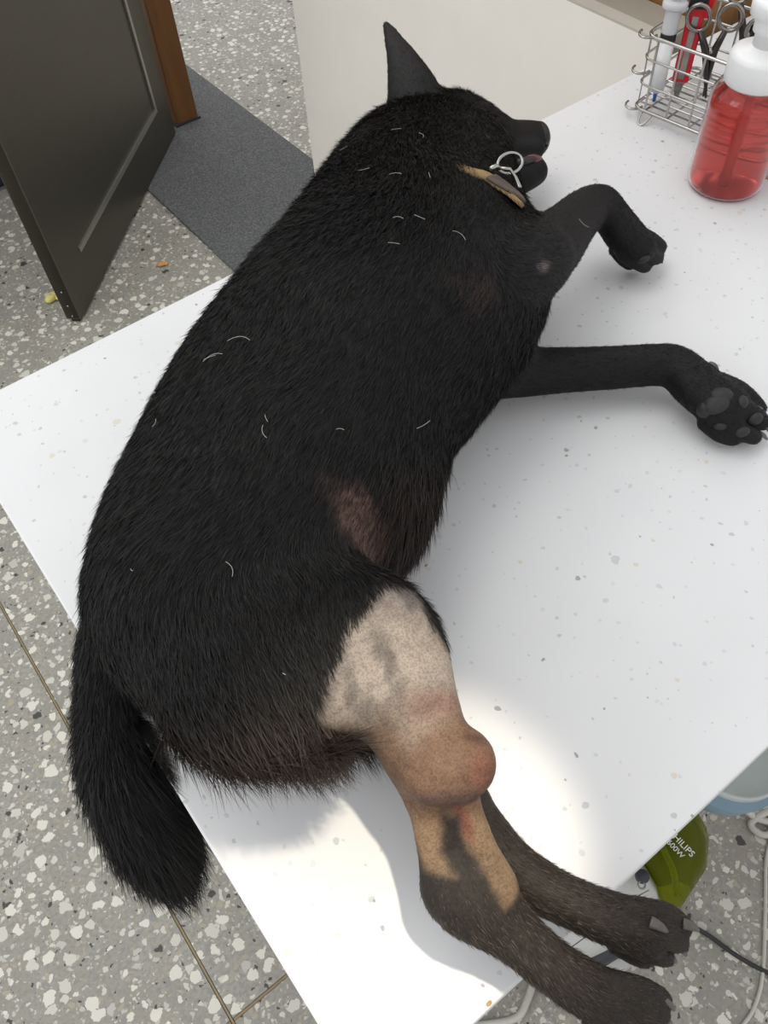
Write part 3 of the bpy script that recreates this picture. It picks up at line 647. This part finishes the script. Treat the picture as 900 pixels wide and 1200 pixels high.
# pads of the outstretched paw that shows its sole
def pad(x, y, rx, ry, ang, parent=None):
    c, nn = surf(x, y, 3); s = depth(c) / FPX
    rot = Vector(nn).to_track_quat('Z', 'Y').to_matrix() @ Matrix.Rotation(ang, 3, 'Z')
    MB().ell(Dd(c - nn * .0015), (rx * s, ry * s, .0042), 14, 8, rot).build('paw_pad', 'pad', dog, True)
for a in [(846, 460, 14, 11, .3), (836, 474, 16, 12, .8), (822, 482, 10, 10, .2), (872, 470, 9, 7, .6), (884, 494, 10, 8, .4), (870, 508, 9, 6.5, .2), (843, 501, 8, 6, .2), (752, 306, 8, 5, .3)]: pad(*a)
# nose, lips, tongue, eye
c = P(632, 161, .048); rotn = Matrix.Rotation(math.radians(-30), 3, 'Z')
MB().ell(Dd(c), (.0105, .0155, .0145), 18, 12, rotn).build('nose', 'nose', dog, True)
for x, y, z in ((640, 158, .055), (640, 170, .050)):
    MB().ell(Dd(P(x, y, z)), (.002, .0026, .0026), 10, 7).build('nostril', 'eye', dog, True)
tp = spline([P(598, 194, .056), P(608, 191, .058), P(618, 188, .058), P(628, 186, .055)], 5)
MB().tube([Dd(q) for q in tp], [.002 + .002 * math.sin(math.pi * k / (len(tp) - 1)) for k in range(len(tp))], 10).build('lip', 'lip', dog, True)
tp = spline([P(612, 190, .052), P(620, 188, .054), P(627, 187, .053), P(633, 188, .047)], 5)
MB().tube([Dd(q) for q in tp], [.0032 + .0016 * math.sin(math.pi * k / (len(tp) - 1)) for k in range(len(tp))], 12).build('tongue', 'tongue', dog, True)
q, nn = surf(576, 158, 4); rot = Vector(nn).to_track_quat('Z', 'Y').to_matrix()
MB().ell(Dd(q - nn * .002), (.0075, .0045, .003), 16, 10, rot).build('eye', 'eye', dog, True)
# scattered white hairs lying on the coat
HAIRS = [(465, 158, 12, .3), (497, 165, 16, 1.4), (430, 205, 14, .1), (462, 210, 14, .05), (502, 212, 10, 1.5), (405, 180, 12, .5), (467, 262, 12, .1), (490, 260, 14, .5), (535, 280, 18, .6), (462, 292, 14, .05),
         (253, 422, 26, -.12), (288, 400, 30, .25), (250, 424, 16, -.1), (310, 510, 18, 1.3), (270, 670, 20, 1.2), (395, 506, 10, -.1), (312, 495, 10, 1.2), (160, 672, 4, .6), (490, 500, 26, -.4), (335, 790, 4, .5), (680, 268, 16, .2), (190, 500, 12, 1.4)]
for x, y, L, ang in HAIRS:
    q, nn = surf(x, y, 4); s_ = depth(q) / FPX; ex = RC[:, 0] * math.cos(ang) - RC[:, 1] * math.sin(ang); ex = ex - nn * (ex @ nn); ex /= np.linalg.norm(ex); ey = np.cross(nn, ex)
    bow = random.uniform(-.25, .25)
    pts = [Dd(q + nn * .0065 + ex * L * s_ * t + ey * L * s_ * bow * (4 * t * t)) for t in (-.5, -.3, -.1, .1, .3, .5)]
    MB().tube(pts, .00016, 5).build('white_hair', 'hairwhite', dog)

# collar: a band wrapped round the neck, a thing of its own
cl = thing('dog_collar', W(P(560, 205, .07)), 'tan webbing collar with brown leather patch round the dog neck', 'collar')
a0, _ = surf(522, 178); path = []
def onneck(x, y, off):
    q, nn = surf(x, y, 4); return q + nn * off, nn
cpx = [(500, 172), (515, 179), (534, 188), (548, 195), (560, 201), (572, 207), (583, 215), (592, 223), (599, 231), (603, 239)]
cent = [onneck(x, y, -.0040 + .0088 * k / 9) for k, (x, y) in enumerate(cpx)]
cp = spline([c[0] for c in cent], 3); cn = spline([c[1] for c in cent], 3)
low = P(606, 246, .02); cp += [cp[-1] * .5 + low * .5, low]; cn += [cn[-1], cn[-1]]
def band(cp, cn, w, th):
    rings = []
    for i in range(len(cp)):
        t = cp[min(i + 1, len(cp) - 1)] - cp[max(i - 1, 0)]; t /= np.linalg.norm(t); n_ = cn[i] - t * (cn[i] @ t); n_ /= np.linalg.norm(n_); s = np.cross(t, n_)
        rings.append([Dd(cp[i] + s * w * a + n_ * th * b) for a, b in ((-1, -1), (1, -1), (1, 1), (.5, 1.5), (-.5, 1.5), (-1, 1))])
    return MB().loft(rings)
band(cp, cn, .0065, .0014).build('strap', 'fabric', cl, True)
band([p + n_ * .002 for p, n_ in zip(cp[16:27], cn[16:27])], cn[16:27], .0072, .0010).build('leather_patch', 'collardark', cl, True)
q, nn = onneck(588, 207, .013); rot = Vector((nn * .8 + np.array([-.4, -.5, .4]))).to_track_quat('Z', 'Y').to_matrix()
ring = [tuple(Vector(Dd(q)) + rot @ Vector((.0115 * math.cos(t), .0075 * math.sin(t), 0))) for t in [2 * math.pi * k / 28 for k in range(28)]]
MB().tube(ring, .0011, 8, True).build('ring', 'chrome', cl, True)
q2, n2_ = onneck(568, 209, .010); q3, n3_ = onneck(580, 209, .010)
MB().tube([Dd(q2), Dd((q2 + q3) / 2 + n2_ * .002), Dd(q3)], .0016, 8).build('buckle_bar', 'chrome', cl, True)
q4, _n = onneck(597, 218, .010); q5, _n = onneck(600, 229, .010)
MB().tube([Dd(q3), Dd((q4 + q3) / 2 + n3_ * .003), Dd(q4), Dd(q5)], .0013, 8).build('buckle_loop', 'chrome', cl, True)

# ------------------------------------------------------------------ soap bottle
BX, BY = .706, .404
bt = thing('soap_bottle', (BX, BY, ZT), 'foam pump bottle of red liquid with a white pump head', 'bottle')
c0 = (BX, BY, ZT)
outer = [(.030, .0008), (.034, .002), (.0362, .006), (.0368, .012), (.0366, .050), (.0362, .084), (.0350, .0925), (.0315, .0985), (.0265, .1030), (.0250, .107)]
inner = [(max(r - .0013, .001), z + (.0013 if i == 0 else 0)) for i, (r, z) in enumerate(outer)]
MB().lathe(outer + inner[::-1], c0, 40).build('bottle_shell', 'bottle', bt, True)
liq = [(.0275, .0027), (.0325, .0036), (.0346, .0075), (.0351, .012), (.0349, .050), (.0345, .083), (.0336, .0890), (.0325, .0895)]
MB().lathe(liq, c0, 40).build('liquid', 'soap', bt, True)
MB().lathe([(.004, .004), (.004, .106), (.006, .107)], c0, 16).build('dip_tube', 'tube', bt, True)
MB().lathe([(.0275, .1025), (.0288, .104), (.0288, .1245), (.0275, .128), (.023, .1305), (.0165, .132), (.0148, .134)], c0, 36).build('pump_collar', 'whiteplastic', bt, True)
MB().lathe([(.0128, .133), (.0128, .144), (.0158, .1455), (.0158, .1555), (.014, .158)], c0, 30).build('pump_stem', 'whiteplastic', bt, True)
hd = MB().lathe([(.019, .1575), (.0220, .159), (.0225, .1685), (.0215, .1715), (.0170, .1733), (.006, .1738)], c0, 36).build('pump_head', 'whiteplastic', bt, True)
MB().loft([[(BX + .012 + u * .8, BY - .012 - u, ZT + .1645 + dz) if False else (BX + .0125 + d + ox * .7, BY - .0125 - d + ox * .7, ZT + .1645 + oz) for ox, oz in ((-.006, -.005), (.006, -.005), (.006, .005), (-.006, .005))] for d, u, dz in ((0, 0, 0), (.016, 0, 0))]).build('spout', 'whiteplastic', hd)

# ------------------------------------------------------------------ wire basket
bk = thing('wire_basket', (.82, .47, ZT), 'chrome wire instrument basket behind the red soap bottle', 'basket')
X0, X1, Y0, Y1, Z0, Z1 = .752, .865, .362, .556, ZT + .010, ZT + .084
def frame_loop(z, r, inset=0.0, rad=.012):
    pts = []
    for cx_, cy_, a0_ in ((X1 - rad - inset, Y1 - rad - inset, 0), (X0 + rad + inset, Y1 - rad - inset, 90), (X0 + rad + inset, Y0 + rad + inset, 180), (X1 - rad - inset, Y0 + rad + inset, 270)):
        for k in range(5): t = math.radians(a0_ + k * 22.5); pts.append((cx_ + rad * math.cos(t), cy_ + rad * math.sin(t), z))
    return MB().tube(pts, r, 8, True)
frame_loop(Z1, .0018).build('rim_wire', 'chrome', bk, True); frame_loop(Z0, .0018).build('base_wire', 'chrome', bk, True)
for z in (Z0 + .026, Z0 + .052): frame_loop(z, .0012).build('hoop_wire', 'chrome', bk, True)
for k in range(7):
    y = Y0 + .016 + k * (Y1 - Y0 - .032) / 6
    MB().tube([(X0, y, Z1), (X0, y, Z0), (X1, y, Z0), (X1, y, Z1)], .0012, 6).build('cross_wire', 'chrome', bk)
for k in range(9):
    x = X0 + .012 + k * (X1 - X0 - .024) / 8
    w = [(x, Y0, Z0 + .001), (x, Y1, Z0 + .001)]
    if k % 4 == 0: w = [(x, Y0, Z1)] + w + [(x, Y1, Z1)]
    MB().tube(w, .0011, 6).build('long_wire', 'chrome', bk)
def loop_wire(cx_, cy_, z, dx, dy):   # little feet and corner eyes
    pts = [(cx_ + dx * math.sin(t) * .011 - dy * math.cos(t) * .006, cy_ + dy * math.sin(t) * .011 + dx * math.cos(t) * .006, z - abs(math.sin(t)) * .010) for t in [math.pi * k / 10 for k in range(11)]]
    MB().tube(pts, .0013, 6).build('foot_wire', 'chrome', bk, True)
loop_wire(X0, Y1 - .02, Z0, -1, 0); loop_wire(X0, Y0 + .10, Z0, -1, 0); loop_wire(X1, Y1 - .02, Z0, 1, 0); loop_wire(X1, Y0 + .03, Z0, 1, 0); loop_wire(X0, Y0 + .02, Z0, -1, 0)
for z in (Z0, Z0 + .038, Z1):
    pts = [(X0 + .006 - .012 * math.sin(t), Y1 - .004 + .009 * math.cos(t) + .004, z) for t in [math.pi * k / 10 for k in range(11)]]
    MB().tube(pts, .0013, 6).build('corner_eye', 'chrome', bk, True)

def local_lathe(prof, base, tip, n=20):
    base = Vector(base); tip = Vector(tip); ax = (tip - base).normalized(); u = ax.orthogonal().normalized(); w = ax.cross(u); L = (tip - base).length
    return MB().loft([[tuple(base + ax * (h * L) + (u * math.cos(2 * math.pi * k / n) + w * math.sin(2 * math.pi * k / n)) * r) for k in range(n)] for r, h in prof])
# syringe standing in the near corner of the basket
sb = Vector((.768, .540, Z0 + .004)); stp = Vector((.780, .546, ZT + .150))
sy = thing('syringe', tuple(sb), 'frosted syringe with black plunger standing in the wire basket', 'syringe')
local_lathe([(.0016, 0), (.0022, .05), (.0024, .07)], sb, stp).build('needle_hub', 'needleblue', sy, True)
local_lathe([(.004, .07), (.0078, .09), (.0078, .66), (.0074, .665)], sb, stp).build('barrel', 'syringe', sy, True)
local_lathe([(.0079, .11), (.0079, .44)], sb, stp).build('milky_contents', 'whiteplastic', sy, True)
local_lathe([(.0079, .442), (.0080, .45), (.0080, .49), (.0079, .50)], sb, stp).build('plunger_seal', 'black', sy, True)
local_lathe([(.010, .66), (.0125, .67), (.0125, .705), (.010, .715)], sb, stp).build('finger_flange', 'syringe', sy, True)
local_lathe([(.0048, .50), (.0048, .96), (.009, .965), (.009, 1.0)], sb, stp).build('plunger_rod', 'syringe', sy, True)

# red box cutter
def slab(p0, p1, wid, th, side, taper=1.0):
    p0 = Vector(p0); p1 = Vector(p1); ax = (p1 - p0).normalized(); s = Vector(side); s = (s - ax * s.dot(ax)).normalized(); n_ = ax.cross(s); b = min(wid, th) * .3
    def ring(p, k): return [tuple(p + s * a * k + n_ * c) for a, c in ((-wid, -th + b), (-wid + b, -th), (wid - b, -th), (wid, -th + b), (wid, th - b), (wid - b, th), (-wid + b, th), (-wid, th - b))]
    return MB().loft([ring(p0, taper), ring(p1, 1.0)])
kb = Vector((.796, .530, Z0 + .003)); kt = Vector((.794, .528, ZT + .150)); ka = kt - kb; side = (.5, -.86, 0); face = Vector((-.83, -.5, .2))
kn = thing('box_cutter', tuple(kb), 'red and black box cutter leaning in the wire basket', 'box cutter')
slab(kb + ka * .12, kb + ka * .68, .0085, .004, side).build('red_handle', 'red', kn)
slab(kb + ka * .14 + face * .0042, kb + ka * .60 + face * .0042, .0032, .0006, side).build('blade_track', 'steel', kn)
slab(kb, kb + ka * .12, .0055, .0012, side, .5).build('blade', 'steel', kn)
gr = slab(kb + ka * .66, kb + ka * 1.0, .0092, .0055, side).build('black_grip', 'black', kn)
slab(kb + ka * .72 + face * .006, kb + ka * .9 + face * .006, .004, .0006, side).build('label', 'paper', gr)
for k in range(3): slab(kb + ka * (.76 + .04 * k) + face * .0068, kb + ka * (.775 + .04 * k) + face * .0068, .0026, .0003, side).build('label_mark', 'black', gr)
slab(kb + ka * .60 + Vector(side) * .009, kb + ka * 1.02 + Vector(side) * .016, .004, .004, side).build('red_slider', 'red', kn)

# scissors and clamps: two finger rings, crossed arms, blades
def scissors(base, top, side, rr, name, label, blade='darksteel'):
    base = Vector(base); top = Vector(top); ax = (top - base).normalized(); L = (top - base).length; s = Vector(side); s = (s - ax * s.dot(ax)).normalized(); n_ = ax.cross(s)
    t = thing(name, tuple(base), label, 'scissors', 'instruments in the wire basket')
    piv = base + ax * L * .52
    for k in (-1, 1):
        rc_ = top + s * k * rr * 1.12 - ax * rr
        arm = MB().tube([tuple(rc_ - ax * rr * .9 - s * k * rr * .2), tuple(piv + s * k * .004 + n_ * k * .0015), tuple(base + s * -k * .0015 + n_ * k * .0012)], [.0028, .0042, .0012], 8).build('arm', blade, t, True)
        ring = [tuple(rc_ + s * rr * .82 * math.cos(a) + ax * rr * math.sin(a)) for a in [2 * math.pi * q / 24 for q in range(24)]]
        MB().tube(ring, .0021, 8, True).build('finger_ring', 'steel', arm, True)
    MB().ell(tuple(piv), (.0035, .0035, .0035), 10, 8).build('pivot_screw', 'chrome', t, True)
scissors((.812, .505, Z0 + .003), (.792, .509, ZT + .112), (.42, -.9, 0), .0135, 'surgical_scissors', 'steel surgical scissors standing beside the red box cutter')
scissors((.846, .485, Z0 + .003), (.828, .492, ZT + .130), (.5, -.86, .1), .0125, 'artery_clamp', 'steel ringed clamp in the middle of the wire basket')
scissors((.834, .450, Z0 + .003), (.806, .452, ZT + .108), (.35, -.93, 0), .013, 'artery_clamp', 'steel ringed clamp half hidden by the white pump head')
scissors((.852, .430, Z0 + .003), (.840, .470, ZT + .145), (.2, -.97, .2), .012, 'artery_clamp', 'tall steel clamp at the back of the wire basket')

# the basket and what stands in it are turned a little on the table
BR = Matrix.Rotation(math.radians(7.4), 4, 'Z'); BP = Vector((.752, .556, 0)); BN = Vector((.732, .553, 0))
for o in [q for q in bpy.data.objects if q.parent is None and q.name.split('.')[0] in ('wire_basket', 'syringe', 'box_cutter', 'surgical_scissors', 'artery_clamp')]:
    o.location = BN + BR @ (o.location - BP); o.rotation_euler.z = math.radians(7.4)

# ------------------------------------------------------------------ under the table: vacuum cleaner, bucket, cables
vc = thing('vacuum_cleaner', (.33, .06, 0), 'white vacuum cleaner with a green translucent bin under the table edge', 'vacuum cleaner')
def vring(x, y0, y1, z0, z1, n=20, e=3.0):
    r = []
    for k in range(n):
        t = 2 * math.pi * k / n; c, s = math.cos(t), math.sin(t)
        r.append((x, (y0 + y1) / 2 + (y1 - y0) / 2 * math.copysign(abs(c) ** (2 / e), c), (z0 + z1) / 2 + (z1 - z0) / 2 * math.copysign(abs(s) ** (2 / e), s)))
    return r
MB().loft([vring(.185, .05, .20, .10, .18), vring(.19, .02, .22, .06, .22), vring(.21, .005, .235, .04, .245), vring(.27, -.012, .245, .035, .25), vring(.338, -.022, .25, .035, .25), vring(.348, -.014, .24, .045, .24)]).build('housing', 'greyplastic', vc, True)
MB().loft([vring(.349, -.030, .245, .05, .252), vring(.364, -.035, .25, .045, .256), vring(.415, -.026, .245, .045, .256), vring(.446, -.006, .225, .06, .24), vring(.456, .02, .20, .09, .21)]).build('dust_bin', 'green', vc, True)
MB().loft([vring(.390, .005, .21, .08, .247), vring(.412, -.012, .21, .07, .252), vring(.436, .002, .20, .09, .236), vring(.444, .02, .19, .1, .2)]).build('dust_filling', 'black', vc, True)
MB().loft([vring(.435, .02, .22, .03, .12), vring(.452, .01, .22, .03, .10), vring(.458, .03, .20, .04, .08)]).build('bin_base', 'greyplastic', vc, True)
MB().loft([vring(.19, .00, .22, .06, .12), vring(.215, -.014, .25, .055, .12), vring(.30, -.030, .25, .055, .12), vring(.318, -.02, .25, .06, .11)]).build('bumper', 'darkgrey', vc, True)
MB().loft([vring(.195, -.01, .2, .02, .07), vring(.22, -.04, .2, .02, .065), vring(.30, -.045, .2, .022, .06)]).build('skirt', 'greyplastic', vc, True)
MB().tube([(.20, .018, .2455), (.25, .012, .2495), (.30, .010, .2502), (.325, .004, .2495)], .0007, 6).build('seam', 'steel', vc)
MB().lathe([(.0082, 0), (.0082, .0030), (.0068, .004)], (.330, .019, .2485), 20).build('power_button', 'darkgrey', vc, True)
MB().tube([(.322 + .004 * math.cos(t), .013 + .004 * math.sin(t), .2512) for t in [2 * math.pi * k / 18 for k in range(18)]], .0011, 6, True).build('ring_mark', 'steel', vc, True)
MB().tube([(.345, -.02, .2535), (.36, .0, .2575), (.372, .03, .2575), (.375, .10, .2565)], .004, 8).build('bin_rib', 'green', vc, True)
def text(body, loc, size, rz, mat, parent, name):
    cu = bpy.data.curves.new(name, 'FONT'); cu.body = body; cu.size = size; cu.extrude = .0004; cu.align_x = 'RIGHT'; cu.materials.append(MAT[mat])
    o = bpy.data.objects.new(name, cu); COL.objects.link(o); o.parent = parent; b = Vector(parent['_o']); o.location = Vector(loc) - b; o.rotation_euler = (0, 0, rz); o['_o'] = tuple(b); return o
def lettering(body, x, y_end, z, size, mat, parent):
    cu = bpy.data.curves.new('lettering', 'FONT'); cu.body = body; cu.size = size; cu.extrude = .0004; cu.align_x = 'RIGHT'
    tmp = bpy.data.objects.new('tmp', cu); COL.objects.link(tmp); bpy.context.view_layer.update()
    me = bpy.data.meshes.new_from_object(tmp.evaluated_get(bpy.context.evaluated_depsgraph_get())); bpy.data.objects.remove(tmp)
    me.materials.clear(); me.materials.append(MAT[mat]); o = bpy.data.objects.new('lettering', me); COL.objects.link(o); o.parent = parent
    o.location = Vector((x, y_end, z)) - Vector(parent['_o']); o.rotation_euler.z = -math.pi / 2; o['_o'] = tuple(parent['_o'])
lettering('PHILIPS', .388, -.002, .2575, .0108, 'paper', vc)
lettering('1600W', .378, .004, .2575, .0092, 'paper', vc)

# a narrow waste bin; its lid circle runs through three points seen along the table edge
BZ = .40
pa, pb, pc_ = (P(*q, BZ - ZT)[:2] for q in ((834, 940), (868, 951), (902, 943)))
dd = 2 * (pa[0] * (pb[1] - pc_[1]) + pb[0] * (pc_[1] - pa[1]) + pc_[0] * (pa[1] - pb[1]))
sq = lambda q: q[0] ** 2 + q[1] ** 2
bcx = (sq(pa) * (pb[1] - pc_[1]) + sq(pb) * (pc_[1] - pa[1]) + sq(pc_) * (pa[1] - pb[1])) / dd; bcy = (sq(pa) * (pc_[0] - pb[0]) + sq(pb) * (pa[0] - pc_[0]) + sq(pc_) * (pb[0] - pa[0])) / dd
br = math.hypot(pa[0] - bcx, pa[1] - bcy); print('bin', bcx, bcy, br)
bk2 = thing('plastic_basin', (bcx, bcy, BZ - .085), 'pale blue plastic basin with milky cover at the right table edge', 'basin')
MB().lathe([(br * .55, BZ - .085), (br * .62, BZ - .083), (br * .86, BZ - .045), (br * .985, BZ - .010), (br, BZ)], (bcx, bcy, 0), 48).build('basin_wall', 'blue', bk2, True)
MB().lathe([(br * .95, BZ), (br * .96, BZ + .003), (br * .96, BZ + .010), (br * .94, BZ + .014), (br * .90, BZ + .013), (br * .8, BZ + .010), (br * .2, BZ + .012)], (bcx + .006, bcy + .003, 0), 48).build('basin_cover', 'lid', bk2, True)
sb0 = max(.462, bcx - br * .6); ps = thing('plastic_stand', (bcx + .01, bcy + .04, 0), 'light grey stand under the pale blue basin beside the vacuum cleaner', 'stand')
MB().box((sb0, bcy - br * .25, .02), (bcx + br * .6, bcy + .12, BZ - .086), .006).build('stand_body', 'greyplastic', ps)
for fx in (sb0 + .012, bcx + br * .6 - .012):
    for fy in (bcy - br * .25 + .012, bcy + .108): MB().lathe([(.008, 0), (.009, .004), (.008, .02)], (fx, fy, 0), 12).build('foot', 'black', ps, True)

def cable(name, pts, r, mat, label):
    mb = MB().tube([tuple(q) for q in spline(pts, 8)], r, 8); o = mb.build(name, mat, smooth=True, loc=tuple(pts[0])); o['label'] = label; o['category'] = 'cable'; return o
cable('power_cord', [FL(772, 1066, .05), FL(798, 1078, .02), FL(830, 1096, .004), (FL(865, 1121, .004)), FL(905, 1142, .004), FL(950, 1155, .004)], .0032, 'cord', 'black power cord running from behind the hind paw across the floor')
cable('thin_cable', [FL(915, 960, .003), FL(899, 1000, .003), FL(897, 1060, .003), FL(894, 1140, .003), FL(884, 1180, .003), FL(868, 1205, .003), FL(850, 1230, .003)], .0026, 'whitecord', 'thin grey cable running down the floor at the right frame edge')
cable('white_cable', [FL(870, 946, .02), FL(885, 958, .012), FL(905, 966, .005), FL(900, 978, .005), FL(888, 976, .005), FL(880, 966, .005), FL(890, 956, .016), FL(915, 944, .02)], .005, 'whitecord', 'looped white cable on the floor beside the pale blue bucket')
cable('white_cable', [FL(540, 1203, .004), FL(575, 1200, .004), FL(606, 1192, .004), FL(618, 1172, .004), FL(627, 1146, .004), FL(640, 1120, .004)], .005, 'whitecord', 'white cable on the floor below the near table edge')
# crumbs on the table top
for x, y, r, mat, lab in ((573, 1176, .0018, 'orange', 'tiny brown crumb on the table near the hock of the shaved leg'), (500, 663, .0013, 'orange', 'tiny pale crumb on the table beside the belly fur')):
    c = P(x, y, 0); o = MB().ell((c[0], c[1], ZT + r * .5), (r, r * .6, r * .5), 8, 6).build('table_crumb', mat, loc=(c[0], c[1], ZT)); o['label'] = lab; o['category'] = 'crumb'
for o in bpy.data.objects:
    if '_o' in o: del o['_o']
